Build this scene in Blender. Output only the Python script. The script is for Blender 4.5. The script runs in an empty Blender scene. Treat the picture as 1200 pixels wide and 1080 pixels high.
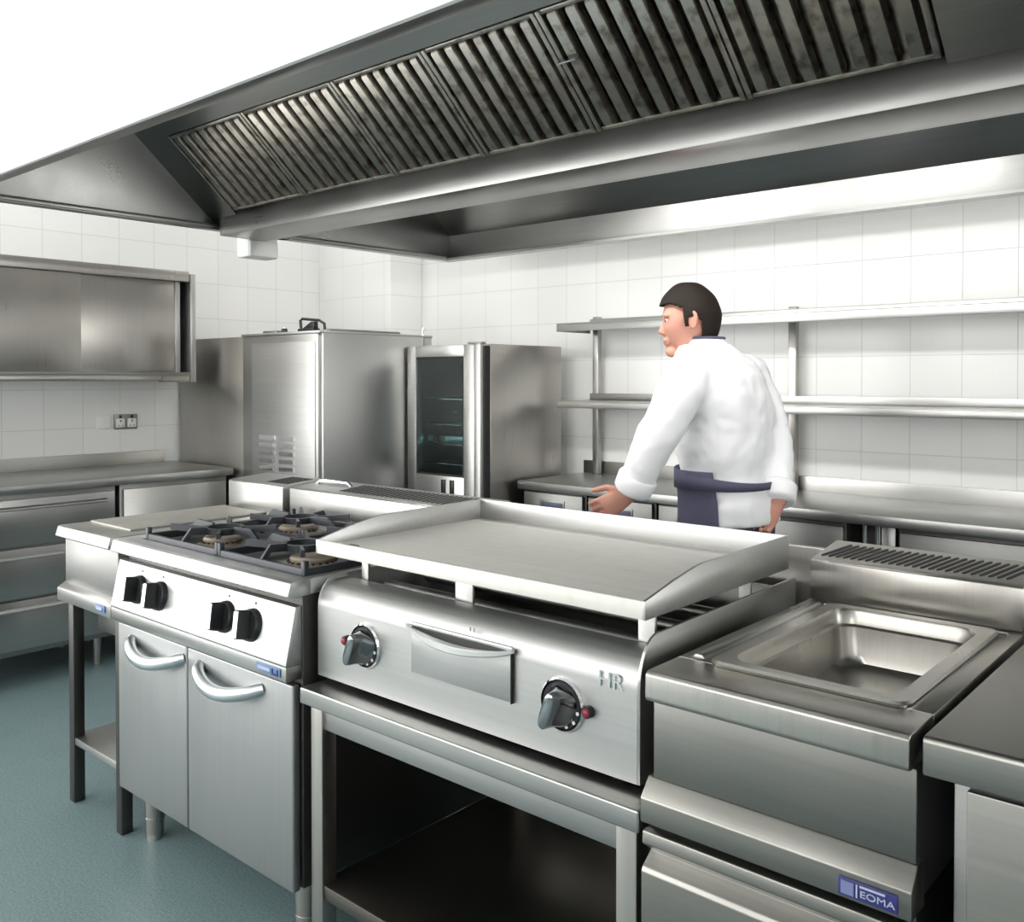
import bpy, bmesh, math, random
from mathutils import Vector, Matrix
random.seed(4)
R = math.radians
sc = bpy.context.scene
col = sc.collection

# ------------------------------------------------------------------ materials
def new_mat(name):
    m = bpy.data.materials.new(name); m.use_nodes = True
    nt = m.node_tree; b = nt.nodes['Principled BSDF']
    return m, nt, b

def plain(name, c, rough=.5, metal=0., coat=0., spec=None):
    m, nt, b = new_mat(name)
    b.inputs['Base Color'].default_value = (*c, 1)
    b.inputs['Roughness'].default_value = rough
    b.inputs['Metallic'].default_value = metal
    b.inputs['Coat Weight'].default_value = coat
    if spec is not None: b.inputs['Specular IOR Level'].default_value = spec
    # a faint unevenness so no surface is perfectly uniform
    tc = nt.nodes.new('ShaderNodeTexCoord'); n = nt.nodes.new('ShaderNodeTexNoise')
    n.inputs['Scale'].default_value = 14; n.inputs['Detail'].default_value = 3
    mr = nt.nodes.new('ShaderNodeMapRange')
    mr.inputs['To Min'].default_value = max(0, rough - .05); mr.inputs['To Max'].default_value = min(1, rough + .05)
    nt.links.new(tc.outputs['Object'], n.inputs['Vector'])
    nt.links.new(n.outputs['Fac'], mr.inputs['Value'])
    nt.links.new(mr.outputs['Result'], b.inputs['Roughness'])
    return m

def steel(name, c, rough, scale=(2, 160, 160), dirt=.0, smudge=.08, bump=0, metal=1.):
    """brushed stainless steel: streaks along the axis with the small scale, soft smudges"""
    m, nt, b = new_mat(name)
    b.inputs['Metallic'].default_value = metal
    tc = nt.nodes.new('ShaderNodeTexCoord')
    mp = nt.nodes.new('ShaderNodeMapping'); mp.inputs['Scale'].default_value = scale; mp.inputs['Location'].default_value = (7.37, 11.41, 5.23)
    n1 = nt.nodes.new('ShaderNodeTexNoise'); n1.inputs['Scale'].default_value = 1; n1.inputs['Detail'].default_value = 2
    n2 = nt.nodes.new('ShaderNodeTexNoise'); n2.inputs['Scale'].default_value = 4; n2.inputs['Detail'].default_value = 4
    nt.links.new(tc.outputs['Object'], mp.inputs['Vector']); nt.links.new(mp.outputs['Vector'], n1.inputs['Vector'])
    nt.links.new(tc.outputs['Object'], n2.inputs['Vector'])
    a = nt.nodes.new('ShaderNodeMath'); a.operation = 'MULTIPLY_ADD'
    a.inputs[1].default_value = smudge * 2; a.inputs[2].default_value = rough - smudge
    nt.links.new(n2.outputs['Fac'], a.inputs[0])
    a2 = nt.nodes.new('ShaderNodeMath'); a2.operation = 'MULTIPLY_ADD'; a2.inputs[1].default_value = .10
    nt.links.new(n1.outputs['Fac'], a2.inputs[0]); nt.links.new(a.outputs[0], a2.inputs[2])
    nt.links.new(a2.outputs[0], b.inputs['Roughness'])
    r = nt.nodes.new('ShaderNodeMapRange'); r.inputs['From Min'].default_value = .3; r.inputs['From Max'].default_value = .7
    nt.links.new(n1.outputs['Fac'], r.inputs['Value'])
    mx = nt.nodes.new('ShaderNodeMix'); mx.data_type = 'RGBA'
    mx.inputs['A'].default_value = (*[v * .93 for v in c], 1); mx.inputs['B'].default_value = (*c, 1)
    nt.links.new(r.outputs['Result'], mx.inputs['Factor'])
    out = mx.outputs['Result']
    if dirt:
        n3 = nt.nodes.new('ShaderNodeTexNoise'); n3.inputs['Scale'].default_value = 26; n3.inputs['Detail'].default_value = 6
        nt.links.new(tc.outputs['Object'], n3.inputs['Vector'])
        r3 = nt.nodes.new('ShaderNodeMapRange'); r3.inputs['From Min'].default_value = .5; r3.inputs['From Max'].default_value = .72
        nt.links.new(n3.outputs['Fac'], r3.inputs['Value'])
        d = nt.nodes.new('ShaderNodeMath'); d.operation = 'MULTIPLY'; d.inputs[1].default_value = dirt
        nt.links.new(r3.outputs['Result'], d.inputs[0])
        m2 = nt.nodes.new('ShaderNodeMix'); m2.data_type = 'RGBA'
        m2.inputs['B'].default_value = (.10, .075, .05, 1)
        nt.links.new(d.outputs[0], m2.inputs['Factor']); nt.links.new(out, m2.inputs['A'])
        out = m2.outputs['Result']
    nt.links.new(out, b.inputs['Base Color'])
    if bump:
        bp = nt.nodes.new('ShaderNodeBump'); bp.inputs['Strength'].default_value = bump; bp.inputs['Distance'].default_value = .002
        nt.links.new(n1.outputs['Fac'], bp.inputs['Height']); nt.links.new(bp.outputs['Normal'], b.inputs['Normal'])
    return m

STEEL = steel('brushed_steel', (.46, .46, .445), .30)
STEEL_Y = steel('brushed_steel_depthwise', (.46, .46, .445), .30, (160, 2, 160))
STEEL_WARM = steel('brushed_steel_warm', (.45, .435, .405), .26, (160, 160, 2))
PANELST = steel('control_panel_steel', (.72, .725, .72), .36, (2, 120, 120), smudge=.05)
GPANEL = steel('griddle_panel_steel', (.49, .49, .48), .38, (2, 120, 120), smudge=.05)
BRIGHT = steel('satin_steel', (.57, .57, .56), .36, (2, 120, 120), smudge=.05)
DOOR = steel('door_steel', (.385, .395, .395), .40, (120, 120, 2), smudge=.05)
HOOD = steel('hood_steel', (.335, .335, .325), .27, smudge=.10)
FILTER = steel('filter_steel', (.46, .43, .385), .30, (60, 60, 60), dirt=.75, smudge=.12, bump=.05)
DIMSTEEL = steel('dull_steel', (.30, .30, .29), .38)
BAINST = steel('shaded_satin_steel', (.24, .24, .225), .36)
BAINRAIL = steel('bain_rail_steel', (.29, .285, .265), .32)
SHELFST = steel('dark_shelf_steel', (.16, .15, .13), .30)  # darker, browner steel tone for the undershelf
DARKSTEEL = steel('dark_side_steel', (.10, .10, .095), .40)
CHROME = plain('chrome', (.82, .83, .84), .10, 1)
HANDLE = plain('handle_aluminium', (.70, .74, .76), .30, 1)
BLACK = plain('black_plastic', (.012, .012, .014), .30)
RUBBER = plain('black_rubber', (.015, .015, .015), .7)
IRON = plain('cast_iron', (.045, .05, .058), .38, .35)
HOBPAN = plain('hob_enamel', (.05, .05, .05), .30)
BRASS = plain('burnt_burner', (.33, .26, .20), .5, .3)
CAPMAT = plain('burner_cap', (.42, .36, .29), .5, .2)
RED = plain('red_lamp_lens', (.25, .03, .05), .2)
WHITEP = plain('white_plastic', (.82, .82, .80), .35)
PAINT = plain('white_painted_board', (.88, .88, .88), .6)
CEIL = plain('ceiling_board', (.62, .62, .61), .7)
GREYWALL = plain('grey_painted_wall', (.30, .31, .31), .6)
BLUEPL = plain('blue_badge', (.10, .17, .36), .35)
NAVYPL = plain('navy_badge', (.03, .03, .15), .35)
GRIPM = plain('blue_grey_grip', (.07, .08, .13), .4)
DCHROME = plain('dark_chrome', (.30, .32, .33), .12, 1)
PALEPL = plain('pale_badge_lettering', (.40, .44, .56), .4)
PLATE = steel('griddle_plate_steel', (.80, .785, .73), .50, (2, 60, 60), smudge=.08, dirt=.06, metal=.10)
TOPPLATE = steel('solid_top_steel', (.42, .41, .375), .45, (2, 60, 60), smudge=.08, dirt=.12, metal=.75)
CAVITY = plain('oven_lining', (.10, .12, .12), .35, .8)
FABRIC = plain('white_cotton', (.88, .885, .90), .85)
NAVY = plain('navy_cotton', (.075, .075, .125), .85)
TROUSER = plain('dark_check_trousers', (.05, .05, .06), .85)
SKIN = plain('skin', (.52, .25, .185), .5)
HAIRM = plain('brown_hair', (.013, .0085, .0055), .75, spec=.25)
EYEM = plain('eye_white', (.7, .7, .7), .2)
SHOE = plain('black_leather', (.015, .015, .015), .35)

def glass_mat():
    m, nt, b = new_mat('tinted_glass')
    b.inputs['Base Color'].default_value = (.42, .62, .62, 1)
    b.inputs['Roughness'].default_value = .02
    b.inputs['Transmission Weight'].default_value = 1
    b.inputs['IOR'].default_value = 1.45
    return m
GLASS = glass_mat()

def tile_mat(name, axis, w=.2, ph=(0, 0)):
    m, nt, b = new_mat(name)
    geo = nt.nodes.new('ShaderNodeNewGeometry'); sp = nt.nodes.new('ShaderNodeSeparateXYZ'); cb = nt.nodes.new('ShaderNodeCombineXYZ')
    nt.links.new(geo.outputs['Position'], sp.inputs[0])
    def off(sock, d):
        a = nt.nodes.new('ShaderNodeMath'); a.inputs[1].default_value = d; nt.links.new(sock, a.inputs[0]); return a.outputs[0]
    nt.links.new(off(sp.outputs[axis], ph[0]), cb.inputs['X']); nt.links.new(off(sp.outputs['Z'], ph[1]), cb.inputs['Y'])
    br = nt.nodes.new('ShaderNodeTexBrick'); br.offset = 0; br.squash = 1
    br.inputs['Color1'].default_value = (.80, .805, .79, 1); br.inputs['Color2'].default_value = (.77, .78, .765, 1)
    br.inputs['Mortar'].default_value = (.60, .61, .60, 1)
    br.inputs['Scale'].default_value = 1; br.inputs['Mortar Size'].default_value = .0022; br.inputs['Mortar Smooth'].default_value = .3
    br.inputs['Bias'].default_value = -.2
    br.inputs['Brick Width'].default_value = w; br.inputs['Row Height'].default_value = .205
    nt.links.new(cb.outputs[0], br.inputs['Vector'])
    nt.links.new(br.outputs['Color'], b.inputs['Base Color'])
    r = nt.nodes.new('ShaderNodeMapRange'); r.inputs['To Min'].default_value = .22; r.inputs['To Max'].default_value = .7
    nt.links.new(br.outputs['Fac'], r.inputs['Value']); nt.links.new(r.outputs['Result'], b.inputs['Roughness'])
    bp = nt.nodes.new('ShaderNodeBump'); bp.invert = True; bp.inputs['Strength'].default_value = .25; bp.inputs['Distance'].default_value = .002
    nt.links.new(br.outputs['Fac'], bp.inputs['Height']); nt.links.new(bp.outputs['Normal'], b.inputs['Normal'])
    return m
TILE_X = tile_mat('white_wall_tiles', 'X', .2, (.06, -.03))
TILE_Y = tile_mat('white_wall_tiles_side', 'Y', .2, (.045, -.08))

def floor_mat():
    m, nt, b = new_mat('teal_vinyl_floor')
    tc = nt.nodes.new('ShaderNodeTexCoord')
    n = nt.nodes.new('ShaderNodeTexNoise'); n.inputs['Scale'].default_value = 160; n.inputs['Detail'].default_value = 2
    n2 = nt.nodes.new('ShaderNodeTexNoise'); n2.inputs['Scale'].default_value = 5; n2.inputs['Detail'].default_value = 5
    for q in (n, n2): nt.links.new(tc.outputs['Object'], q.inputs['Vector'])
    cr = nt.nodes.new('ShaderNodeValToRGB'); e = cr.color_ramp.elements
    e[0].position = .32; e[0].color = (.095, .158, .168, 1); e[1].position = .68; e[1].color = (.195, .262, .272, 1)
    nt.links.new(n.outputs['Fac'], cr.inputs['Fac'])
    mx = nt.nodes.new('ShaderNodeMix'); mx.data_type = 'RGBA'; mx.blend_type = 'MULTIPLY'; mx.inputs['Factor'].default_value = .35
    nt.links.new(cr.outputs['Color'], mx.inputs['A']); nt.links.new(n2.outputs['Color'], mx.inputs['B'])
    nt.links.new(cr.outputs['Color'], b.inputs['Base Color'])
    r = nt.nodes.new('ShaderNodeMapRange'); r.inputs['To Min'].default_value = .28; r.inputs['To Max'].default_value = .5
    nt.links.new(n2.outputs['Fac'], r.inputs['Value']); nt.links.new(r.outputs['Result'], b.inputs['Roughness'])
    return m
FLOOR = floor_mat()

# ------------------------------------------------------------------ mesh helpers
class MB:
    """collects shapes (world coordinates) and links them as ONE mesh object"""
    def __init__(self): self.bm = bmesh.new()
    def _merge(self, t):
        me = bpy.data.meshes.new('tmp'); t.to_mesh(me); t.free()
        self.bm.from_mesh(me); bpy.data.meshes.remove(me)
    def box(self, x0, x1, y0, y1, z0, z1, bev=.002, seg=2):
        t = bmesh.new(); bmesh.ops.create_cube(t, size=1)
        for v in t.verts:
            v.co = Vector(((x0 + x1) / 2 + v.co.x * (x1 - x0), (y0 + y1) / 2 + v.co.y * (y1 - y0), (z0 + z1) / 2 + v.co.z * (z1 - z0)))
        bev = min(bev, .45 * min(abs(x1 - x0), abs(y1 - y0), abs(z1 - z0)))
        if bev > 0: bmesh.ops.bevel(t, geom=t.edges[:], offset=bev, segments=seg, affect='EDGES', profile=.5)
        self._merge(t); return self
    def prism(self, pts, a0, a1, axis='x', bev=.0015, seg=2):
        """polygon pts extruded along axis; pts are (y,z) for x, (x,z) for y, (x,y) for z"""
        t = bmesh.new()
        def P(p, a):
            return {'x': (a, p[0], p[1]), 'y': (p[0], a, p[1]), 'z': (p[0], p[1], a)}[axis]
        A = [t.verts.new(P(p, a0)) for p in pts]; B = [t.verts.new(P(p, a1)) for p in pts]
        t.faces.new(A); t.faces.new(B[::-1]); n = len(pts)
        for i in range(n): t.faces.new((A[i], B[i], B[(i + 1) % n], A[(i + 1) % n]))
        bmesh.ops.recalc_face_normals(t, faces=t.faces[:])
        if bev: bmesh.ops.bevel(t, geom=t.edges[:], offset=bev, segments=seg, affect='EDGES', profile=.5, clamp_overlap=True)
        self._merge(t); return self
    def loft(self, rings, cap0=True, cap1=True):
        t = bmesh.new(); V = [[t.verts.new(p) for p in r] for r in rings]; n = len(rings[0])
        for a, b in zip(V, V[1:]):
            for i in range(n): t.faces.new((a[i], a[(i + 1) % n], b[(i + 1) % n], b[i]))
        if cap0: t.faces.new(V[0][::-1])
        if cap1: t.faces.new(V[-1])
        bmesh.ops.recalc_face_normals(t, faces=t.faces[:])
        self._merge(t); return self
    def tube(self, pts, r, n=10, cap=True, flat=None):
        """round (or flattened) tube through pts; r number or list; flat=(axis vector, factor)"""
        pts = [Vector(p) for p in pts]; rings = []
        rr = r if isinstance(r, (list, tuple)) else [r] * len(pts)
        prev = None
        for i, p in enumerate(pts):
            d = (pts[min(i + 1, len(pts) - 1)] - pts[max(i - 1, 0)]).normalized()
            if prev is None:
                u = d.orthogonal().normalized()
            else:
                u = (prev - d * prev.dot(d)).normalized()
            prev = u; w = d.cross(u)
            ring = []
            for k in range(n):
                a = 2 * math.pi * k / n
                q = (u * math.cos(a) + w * math.sin(a)) * rr[i]
                if flat: q = q - flat[0] * (q.dot(flat[0])) * (1 - flat[1])
                ring.append(p + q)
            rings.append(ring)
        return self.loft(rings, cap, cap)
    def cyl(self, p0, p1, r0, r1=None, n=24, bev=.0):
        p0, p1 = Vector(p0), Vector(p1); r1 = r0 if r1 is None else r1
        if bev:
            d = (p1 - p0).normalized()
            return self.tube([p0, p0 + d * 1e-5, p1 - d * bev, p1 - d * bev * .3, p1], [r0, r0, r1, r1 - bev * .7, r1 - bev], n)
        return self.tube([p0, p1], [r0, r1], n)
    def sphere(self, c, r, u=20, v=12):
        t = bmesh.new(); bmesh.ops.create_uvsphere(t, u_segments=u, v_segments=v, radius=1)
        rx = r if isinstance(r, (tuple, list)) else (r, r, r)
        for q in t.verts: q.co = Vector(c) + Vector((q.co.x * rx[0], q.co.y * rx[1], q.co.z * rx[2]))
        self._merge(t); return self
    def build(self, name, mat, parent=None, smooth=38):
        me = bpy.data.meshes.new(name)
        off = Vector((0, 0, 0)); p = parent
        while p is not None: off += p.location; p = p.parent
        for v in self.bm.verts: v.co -= off
        self.bm.to_mesh(me); self.bm.free()
        for f in me.polygons: f.use_smooth = True
        me.set_sharp_from_angle(angle=R(smooth))
        me.materials.append(mat)
        o = bpy.data.objects.new(name, me); col.objects.link(o); o.parent = parent
        return o

def rrect(cx, cy, w, d, r, z, n=5):
    pts = []
    for (sx, sy, a0) in ((1, 1, 0), (-1, 1, 90), (-1, -1, 180), (1, -1, 270)):
        for k in range(n + 1):
            a = R(a0 + 90 * k / n)
            pts.append(Vector((cx + sx * (w / 2 - r) + r * math.cos(a), cy + sy * (d / 2 - r) + r * math.sin(a), z)))
    return pts

def thing(name, label, cat, loc, group=None, rz=0):
    o = bpy.data.objects.new(name, None); col.objects.link(o)
    o.location = loc; o.rotation_euler = (0, 0, rz); o.empty_display_size = .1
    o['label'] = label; o['category'] = cat
    if group: o['group'] = group
    return o
def tag(o, label, cat, group=None):
    o['label'] = label; o['category'] = cat
    if group: o['group'] = group
    return o
def struct(o): o['kind'] = 'structure'; return o
def lab(o, s): o['label'] = s; return o

def text_mesh(name, body, size, depth, loc, mat, parent, rot=(R(90), 0, 0), width=None):
    cu = bpy.data.curves.new(name, 'FONT'); cu.body = body; cu.size = size; cu.extrude = depth; cu.bevel_depth = 0
    cu.align_x = 'CENTER'; cu.align_y = 'CENTER'
    o = bpy.data.objects.new(name, cu); col.objects.link(o)
    dg = bpy.context.evaluated_depsgraph_get(); me = bpy.data.meshes.new_from_object(o.evaluated_get(dg))
    bpy.data.objects.remove(o); bpy.data.curves.remove(cu)
    xs = [v.co.x for v in me.vertices]; w = max(xs) - min(xs)
    S = Matrix.Diagonal((width / w if width else 1, 1, 1, 1))
    off = Vector((0, 0, 0)); p = parent
    while p is not None: off += p.location; p = p.parent
    from mathutils import Euler
    me.transform(Matrix.Translation(Vector(loc) - off) @ Euler(rot).to_matrix().to_4x4() @ S)
    me.materials.clear(); me.materials.append(mat)
    q = bpy.data.objects.new(name, me); col.objects.link(q); q.parent = parent
    return q

# ------------------------------------------------------------------ the room
XL, XR, YF, YB, ZC = -4.9, 3.2, -3.6, 3.95, 3.0
struct(MB().box(XL - .1, XR + .1, YF - .1, YB + .1, -.1, 0, 0).build('floor', FLOOR))
struct(MB().box(XL - .1, XR + .1, YF - .1, YB + .1, ZC, ZC + .1, 0).build('ceiling', CEIL))
struct(MB().box(XL - .1, XR + .1, YB, YB + .1, 0, ZC, 0).build('wall_back', TILE_X))
# left wall with a large window opening nearer the camera, out of the picture
struct(MB().box(XL - .1, XL, .9, YB, 0, ZC, 0).box(XL - .1, XL, YF, -3.2, 0, ZC, 0).box(XL - .1, XL, -3.2, .9, 0, .45, 0).box(XL - .1, XL, -3.2, .9, 2.7, ZC, 0).build('wall_left', TILE_Y))
# right wall with a window opening at its far end that lights the passage behind the cooking line
struct(MB().box(XR, XR + .1, YF, 1.7, 0, ZC, 0).box(XR, XR + .1, 3.7, YB, 0, ZC, 0).box(XR, XR + .1, 1.7, 3.7, 0, .95, 0).box(XR, XR + .1, 1.7, 3.7, 2.5, ZC, 0).build('wall_right', PAINT))
# front wall, behind the camera: three wide window openings that let the daylight in
WZ0, WZ1 = 1.0, 2.75
wx = [(-4.7, -3.0), (-2.6, -.9), (.4, 2.4)]  # last opening added to throw more light on the back wall
b = MB().box(XL - .1, XR + .1, YF - .1, YF, 0, WZ0, 0).box(XL - .1, XR + .1, YF - .1, YF, WZ1, ZC, 0)
edges = [XL - .1] + [v for w in wx for v in w] + [XR + .1]
for i in range(0, len(edges), 2): b.box(edges[i], edges[i + 1], YF - .1, YF, WZ0, WZ1, 0)
struct(b.build('wall_front', GREYWALL))
# pier in the far corner
struct(MB().box(XL, -4.2, 3.69, YB, 0, ZC, .004).build('wall_pier', TILE_X))

# ------------------------------------------------------------------ extraction hood
HX0, HX1, HY0, HY1, HZ = -3.55, .9, 1.09, 3.54, 2.0
hood = thing('extraction_hood', 'long stainless steel extraction canopy hanging over the cooking line', 'extractor hood', (-1.3, 2.3, HZ))
MB().box(HX0, HX1, HY0, HY0 + .012, HZ, ZC - .005, .001).build('front_fascia', PAINT, hood)
lab(hood.children[-1], 'white front face of hood')
MB().box(HX0, HX0 + .012, HY0 + .012, HY1, HZ, ZC - .005, .001).build('end_panel', HOOD, hood)
MB().box(HX1 - .012, HX1, HY0 + .012, HY1, HZ, ZC - .005, .001).build('end_panel', HOOD, hood)
MB().box(HX0 + .012, HX1 - .012, HY1 - .012, HY1, HZ, ZC - .005, .001).build('rear_panel', HOOD, hood)
# gutter lip running round the bottom edge
b = MB()
b.box(HX0 + .012, HX1 - .012, HY0 + .012, HY0 + .05, HZ, HZ + .006, .001)
b.prism([(HY1 - .012, HZ), (HY1 - .07, HZ), (HY1 - .07, HZ + .012), (HY1 - .066, HZ + .012), (HY1 - .066, HZ + .004), (HY1 - .012, HZ + .004)], HX0 + .012, HX1 - .012, 'x', 0)
b.box(HX0 + .012, HX0 + .05, HY0 + .05, HY1 - .07, HZ, HZ + .006, .001)
b.box(HX0 + .046, HX0 + .05, HY0 + .05, HY1 - .07, HZ + .006, HZ + .022, .001)
b.build('gutter_lip', HOOD, hood)
# sloping rear lining: lower vertical strip then a slope inwards
MB().prism([(HY1 - .014, 2.14), (HY1 - .02, 2.146), (3.05, 2.62), (3.06, 2.63)], HX0 + .012, HX1 - .012, 'x', 0).build('rear_lining', HOOD, hood)
# roof of the plenum
MB().box(HX0 + .012, HX1 - .012, HY0 + .012, HY1 - .012, 2.63, 2.65, 0).build('roof_panel', HOOD, hood)
# filter bank slope: direction from near/high to far/low
FS = Vector((0, 2.121 - 1.773, 2.027 - 2.336)); FL = FS.length; FS.normalize()
FN = Vector((0, -FS.z, FS.y)); FN = FN if FN.z < 0 else -FN       # faces down and towards the cooks
P0 = Vector((0, 1.773, 2.336))
def fp(t, n=0): q = P0 + FS * t + FN * n; return (q.y, q.z)
ft0, ft1 = .095 * FL / FL, .0
ta = (Vector((0, 1.806, 2.307)) - P0).length; tb = (Vector((0, 2.083, 2.060)) - P0).length
# upper and side blanking strips round the filters
b = MB()
b.prism([fp(-.42, .0), fp(ta - .002, .0), fp(ta - .002, -.012), fp(-.42, -.012)], HX0 + .012, HX1 - .012, 'x', 0)
b.prism([fp(ta - .002, 0), fp(tb + .03, 0), fp(tb + .03, -.012), fp(ta - .002, -.012)], HX0 + .012, -3.345, 'x', 0)
b.prism([fp(ta - .002, 0), fp(tb + .03, 0), fp(tb + .03, -.012), fp(ta - .002, -.012)], -.597, HX1 - .012, 'x', 0)
b.build('filter_housing', HOOD, hood)
# central grease trough
MB().prism([(2.10, 1.970), (2.32, 1.970), (2.32, 2.05), (2.314, 2.05), (2.314, 1.976), (2.106, 1.976), (2.106, 2.066), (2.10, 2.066)], -3.46, HX1 - .012, 'x', .002).build('grease_trough', HOOD, hood)
MB().prism([(2.10, 1.970), (2.32, 1.970), (2.32, 2.10), (2.10, 2.07)], -3.468, -3.462, 'x', 0).build('trough_end', HOOD, hood)
# far filter bank seen only from below the trough
MB().prism([(2.32, 2.04), (2.78, 2.62), (2.77, 2.63), (2.31, 2.05)], HX0 + .012, HX1 - .012, 'x', 0).build('far_baffle_bank', FILTER, hood)

fx = [-3.34, -2.84, -2.334, -1.92, -1.50, -1.05, -.60]
ords = ['leftmost grease filter in the hood, beside the sloping end panel', 'second grease filter from the left end of the hood',
        'third grease filter from the left, above the cooker', 'fourth grease filter from the left, in the middle of the hood',
        'fifth grease filter from the left, with a small catch at its edge', 'rightmost grease filter in the hood, next to the plain panel']
for i in range(6):
    x0, x1 = fx[i] + .002, fx[i + 1] - .002
    mid = P0 + FS * (ta + tb) / 2
    f = thing('grease_filter', ords[i], 'filter', ((x0 + x1) / 2, mid.y, mid.z), 'baffle filters in the hood')
    b = MB()
    for (u, v) in ((x0, x0 + .014), (x1 - .014, x1)):
        b.prism([fp(ta, .012), fp(tb, .012), fp(tb, -.03), fp(ta, -.03)], u, v, 'x', .0015)
    for (s, e) in ((ta, ta + .012), (tb - .012, tb)):
        b.prism([fp(s, .008), fp(e, .008), fp(e, -.03), fp(s, -.03)], x0 + .014, x1 - .014, 'x', .0015)
    b.build('filter_frame', FILTER, f)
    b = MB(); n = max(6, round((x1 - x0) / .062)); w = (x1 - x0 - .028) / n
    for k in range(n):
        c = x0 + .014 + w * (k + .5)
        # raised channel with bevelled shoulders
        prof = [(-.33, -.004), (-.24, .012), (.24, .012), (.33, -.004), (.33, -.012), (-.33, -.012)]
        rings = []
        for t_ in (ta + .012, ta + .020, tb - .020, tb - .012):
            q = P0 + FS * t_
            k2 = .55 if t_ in (ta + .012, tb - .012) else 1
            rings.append([Vector((c + a * w * (1 if k2 == 1 else .9), 0, 0)) + Vector((0, q.y, q.z)) + FN * (h * k2) for a, h in prof])
        b.loft(rings)
    # backing channels behind the gaps
    b.prism([fp(ta, -.024), fp(tb, -.024), fp(tb, -.03), fp(ta, -.03)], x0 + .005, x1 - .005, 'x', 0)
    b.build('baffles', FILTER, f)
    for s in ((x0 + .03,) if i == 4 else ()):
        q = P0 + FS * (ta + .14); hb = MB()
        pts = [q + Vector((s - .03, 0, 0)) + FN * .012, q + Vector((s - .028, 0, 0)) + FN * .028, q + Vector((s + .028, 0, 0)) + FN * .028, q + Vector((s + .03, 0, 0)) + FN * .012]
        hb.tube(pts, .0035, 8).build('filter_handle', CHROME, f)

jb = thing('mounted_junction_box', 'small white electrical box fixed under the left edge of the hood', 'electrical box', (-3.50, 2.36, 1.9))
MB().box(-3.605, -3.510, 2.265, 2.415, 1.905, 1.995, .006).build('box_body', WHITEP, jb)
MB().box(-3.510, -3.502, 2.268, 2.412, 1.908, 1.975, .003).build('cover', WHITEP, jb)
MB().tube([(-3.50, 2.25, 2.025), (-3.50, 2.268, 1.998), (-3.51, 2.30, 1.999), (-3.51, 2.44, 1.999), (-3.505, 2.47, 2.004)], .006, 8).build('cable', RUBBER, jb)

# ------------------------------------------------------------------ left wall: cabinet, sockets, counter
wc = thing('wall_cabinet', 'stainless steel wall cabinet with sliding doors above the left counter', 'cabinet', (-4.72, 1.8, 1.355))
cy0, cy1, cz0, cz1, cxf = .9, 2.605, 1.357, 1.942, -4.55
b = MB().box(XL + .002, cxf - .002, cy0, cy1 - .03, cz0 + .03, cz0 + .045, .001).box(XL + .002, cxf - .06, cy0, cy1 - .03, cz1 - .02, cz1, .001)
b.box(XL + .002, XL + .012, cy0, cy1 - .03, cz0 + .045, cz1 - .02, 0).box(XL + .012, cxf - .06, cy0, cy0 + .015, cz0 + .045, cz1 - .02, 0)
b.build('carcass', DIMSTEEL, wc)
MB().box(cxf - .06, cxf, cy0, cy1 - .034, cz1 - .055, cz1, .003).build('top_rail', STEEL_WARM, wc)
MB().box(cxf - .06, cxf, cy0, cy1 - .034, cz0, cz0 + .03, .003).build('bottom_rail', STEEL_WARM, wc)
MB().box(XL + .002, cxf + .006, cy1 - .03, cy1, cz0 - .008, cz1 - .012, .003).build('end_post', BRIGHT, wc)
d = MB().box(cxf - .022, cxf - .010, cy0 + .02, 2.0, cz0 + .032, cz1 - .056, .003).build('sliding_door', STEEL_WARM, wc)
d = MB().box(cxf - .045, cxf - .033, 1.97, 2.535, cz0 + .032, cz1 - .056, .003).build('sliding_door', STEEL_WARM, wc)
MB().box(cxf - .034, cxf - .028, 2.505, 2.532, cz0 + .034, cz1 - .058, .001).build('door_grip', BRIGHT, d)

so = thing('wall_socket', 'grey metal double power socket on the tiled left wall', 'socket', (XL, 2.385, 1.09))
MB().box(XL + .0005, XL + .010, 2.318, 2.45, 1.092, 1.174, .003).build('face_plate', DIMSTEEL, so)
for yy in (2.352, 2.416):
    b = MB()
    b.box(XL + .009, XL + .0125, yy - .024, yy + .024, 1.103, 1.15, .002).build('socket_face', plain('socket_insert', (.75, .75, .73), .4), so)
    b = MB()
    b.box(XL + .012, XL + .0135, yy - .003, yy + .003, 1.132, 1.143, 0).box(XL + .012, XL + .0135, yy - .014, yy - .008, 1.110, 1.115, 0).box(XL + .012, XL + .0135, yy + .008, yy + .014, 1.110, 1.115, 0)
    b.build('pin_holes', BLACK, so)
    MB().box(XL + .009, XL + .015, yy - .007, yy + .007, 1.154, 1.169, .002).build('rocker_switch', BLACK, so)
sp = thing('switch_plate', 'white blank switch plate left of the metal wall socket', 'switch', (XL, 2.26, 1.1))
MB().box(XL + .0005, XL + .009, 2.222, 2.298, 1.098, 1.170, .003).build('face_plate', WHITEP, sp)
MB().box(XL + .009, XL + .013, 2.252, 2.268, 1.124, 1.146, .002).build('rocker_switch', WHITEP, sp)

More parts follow.
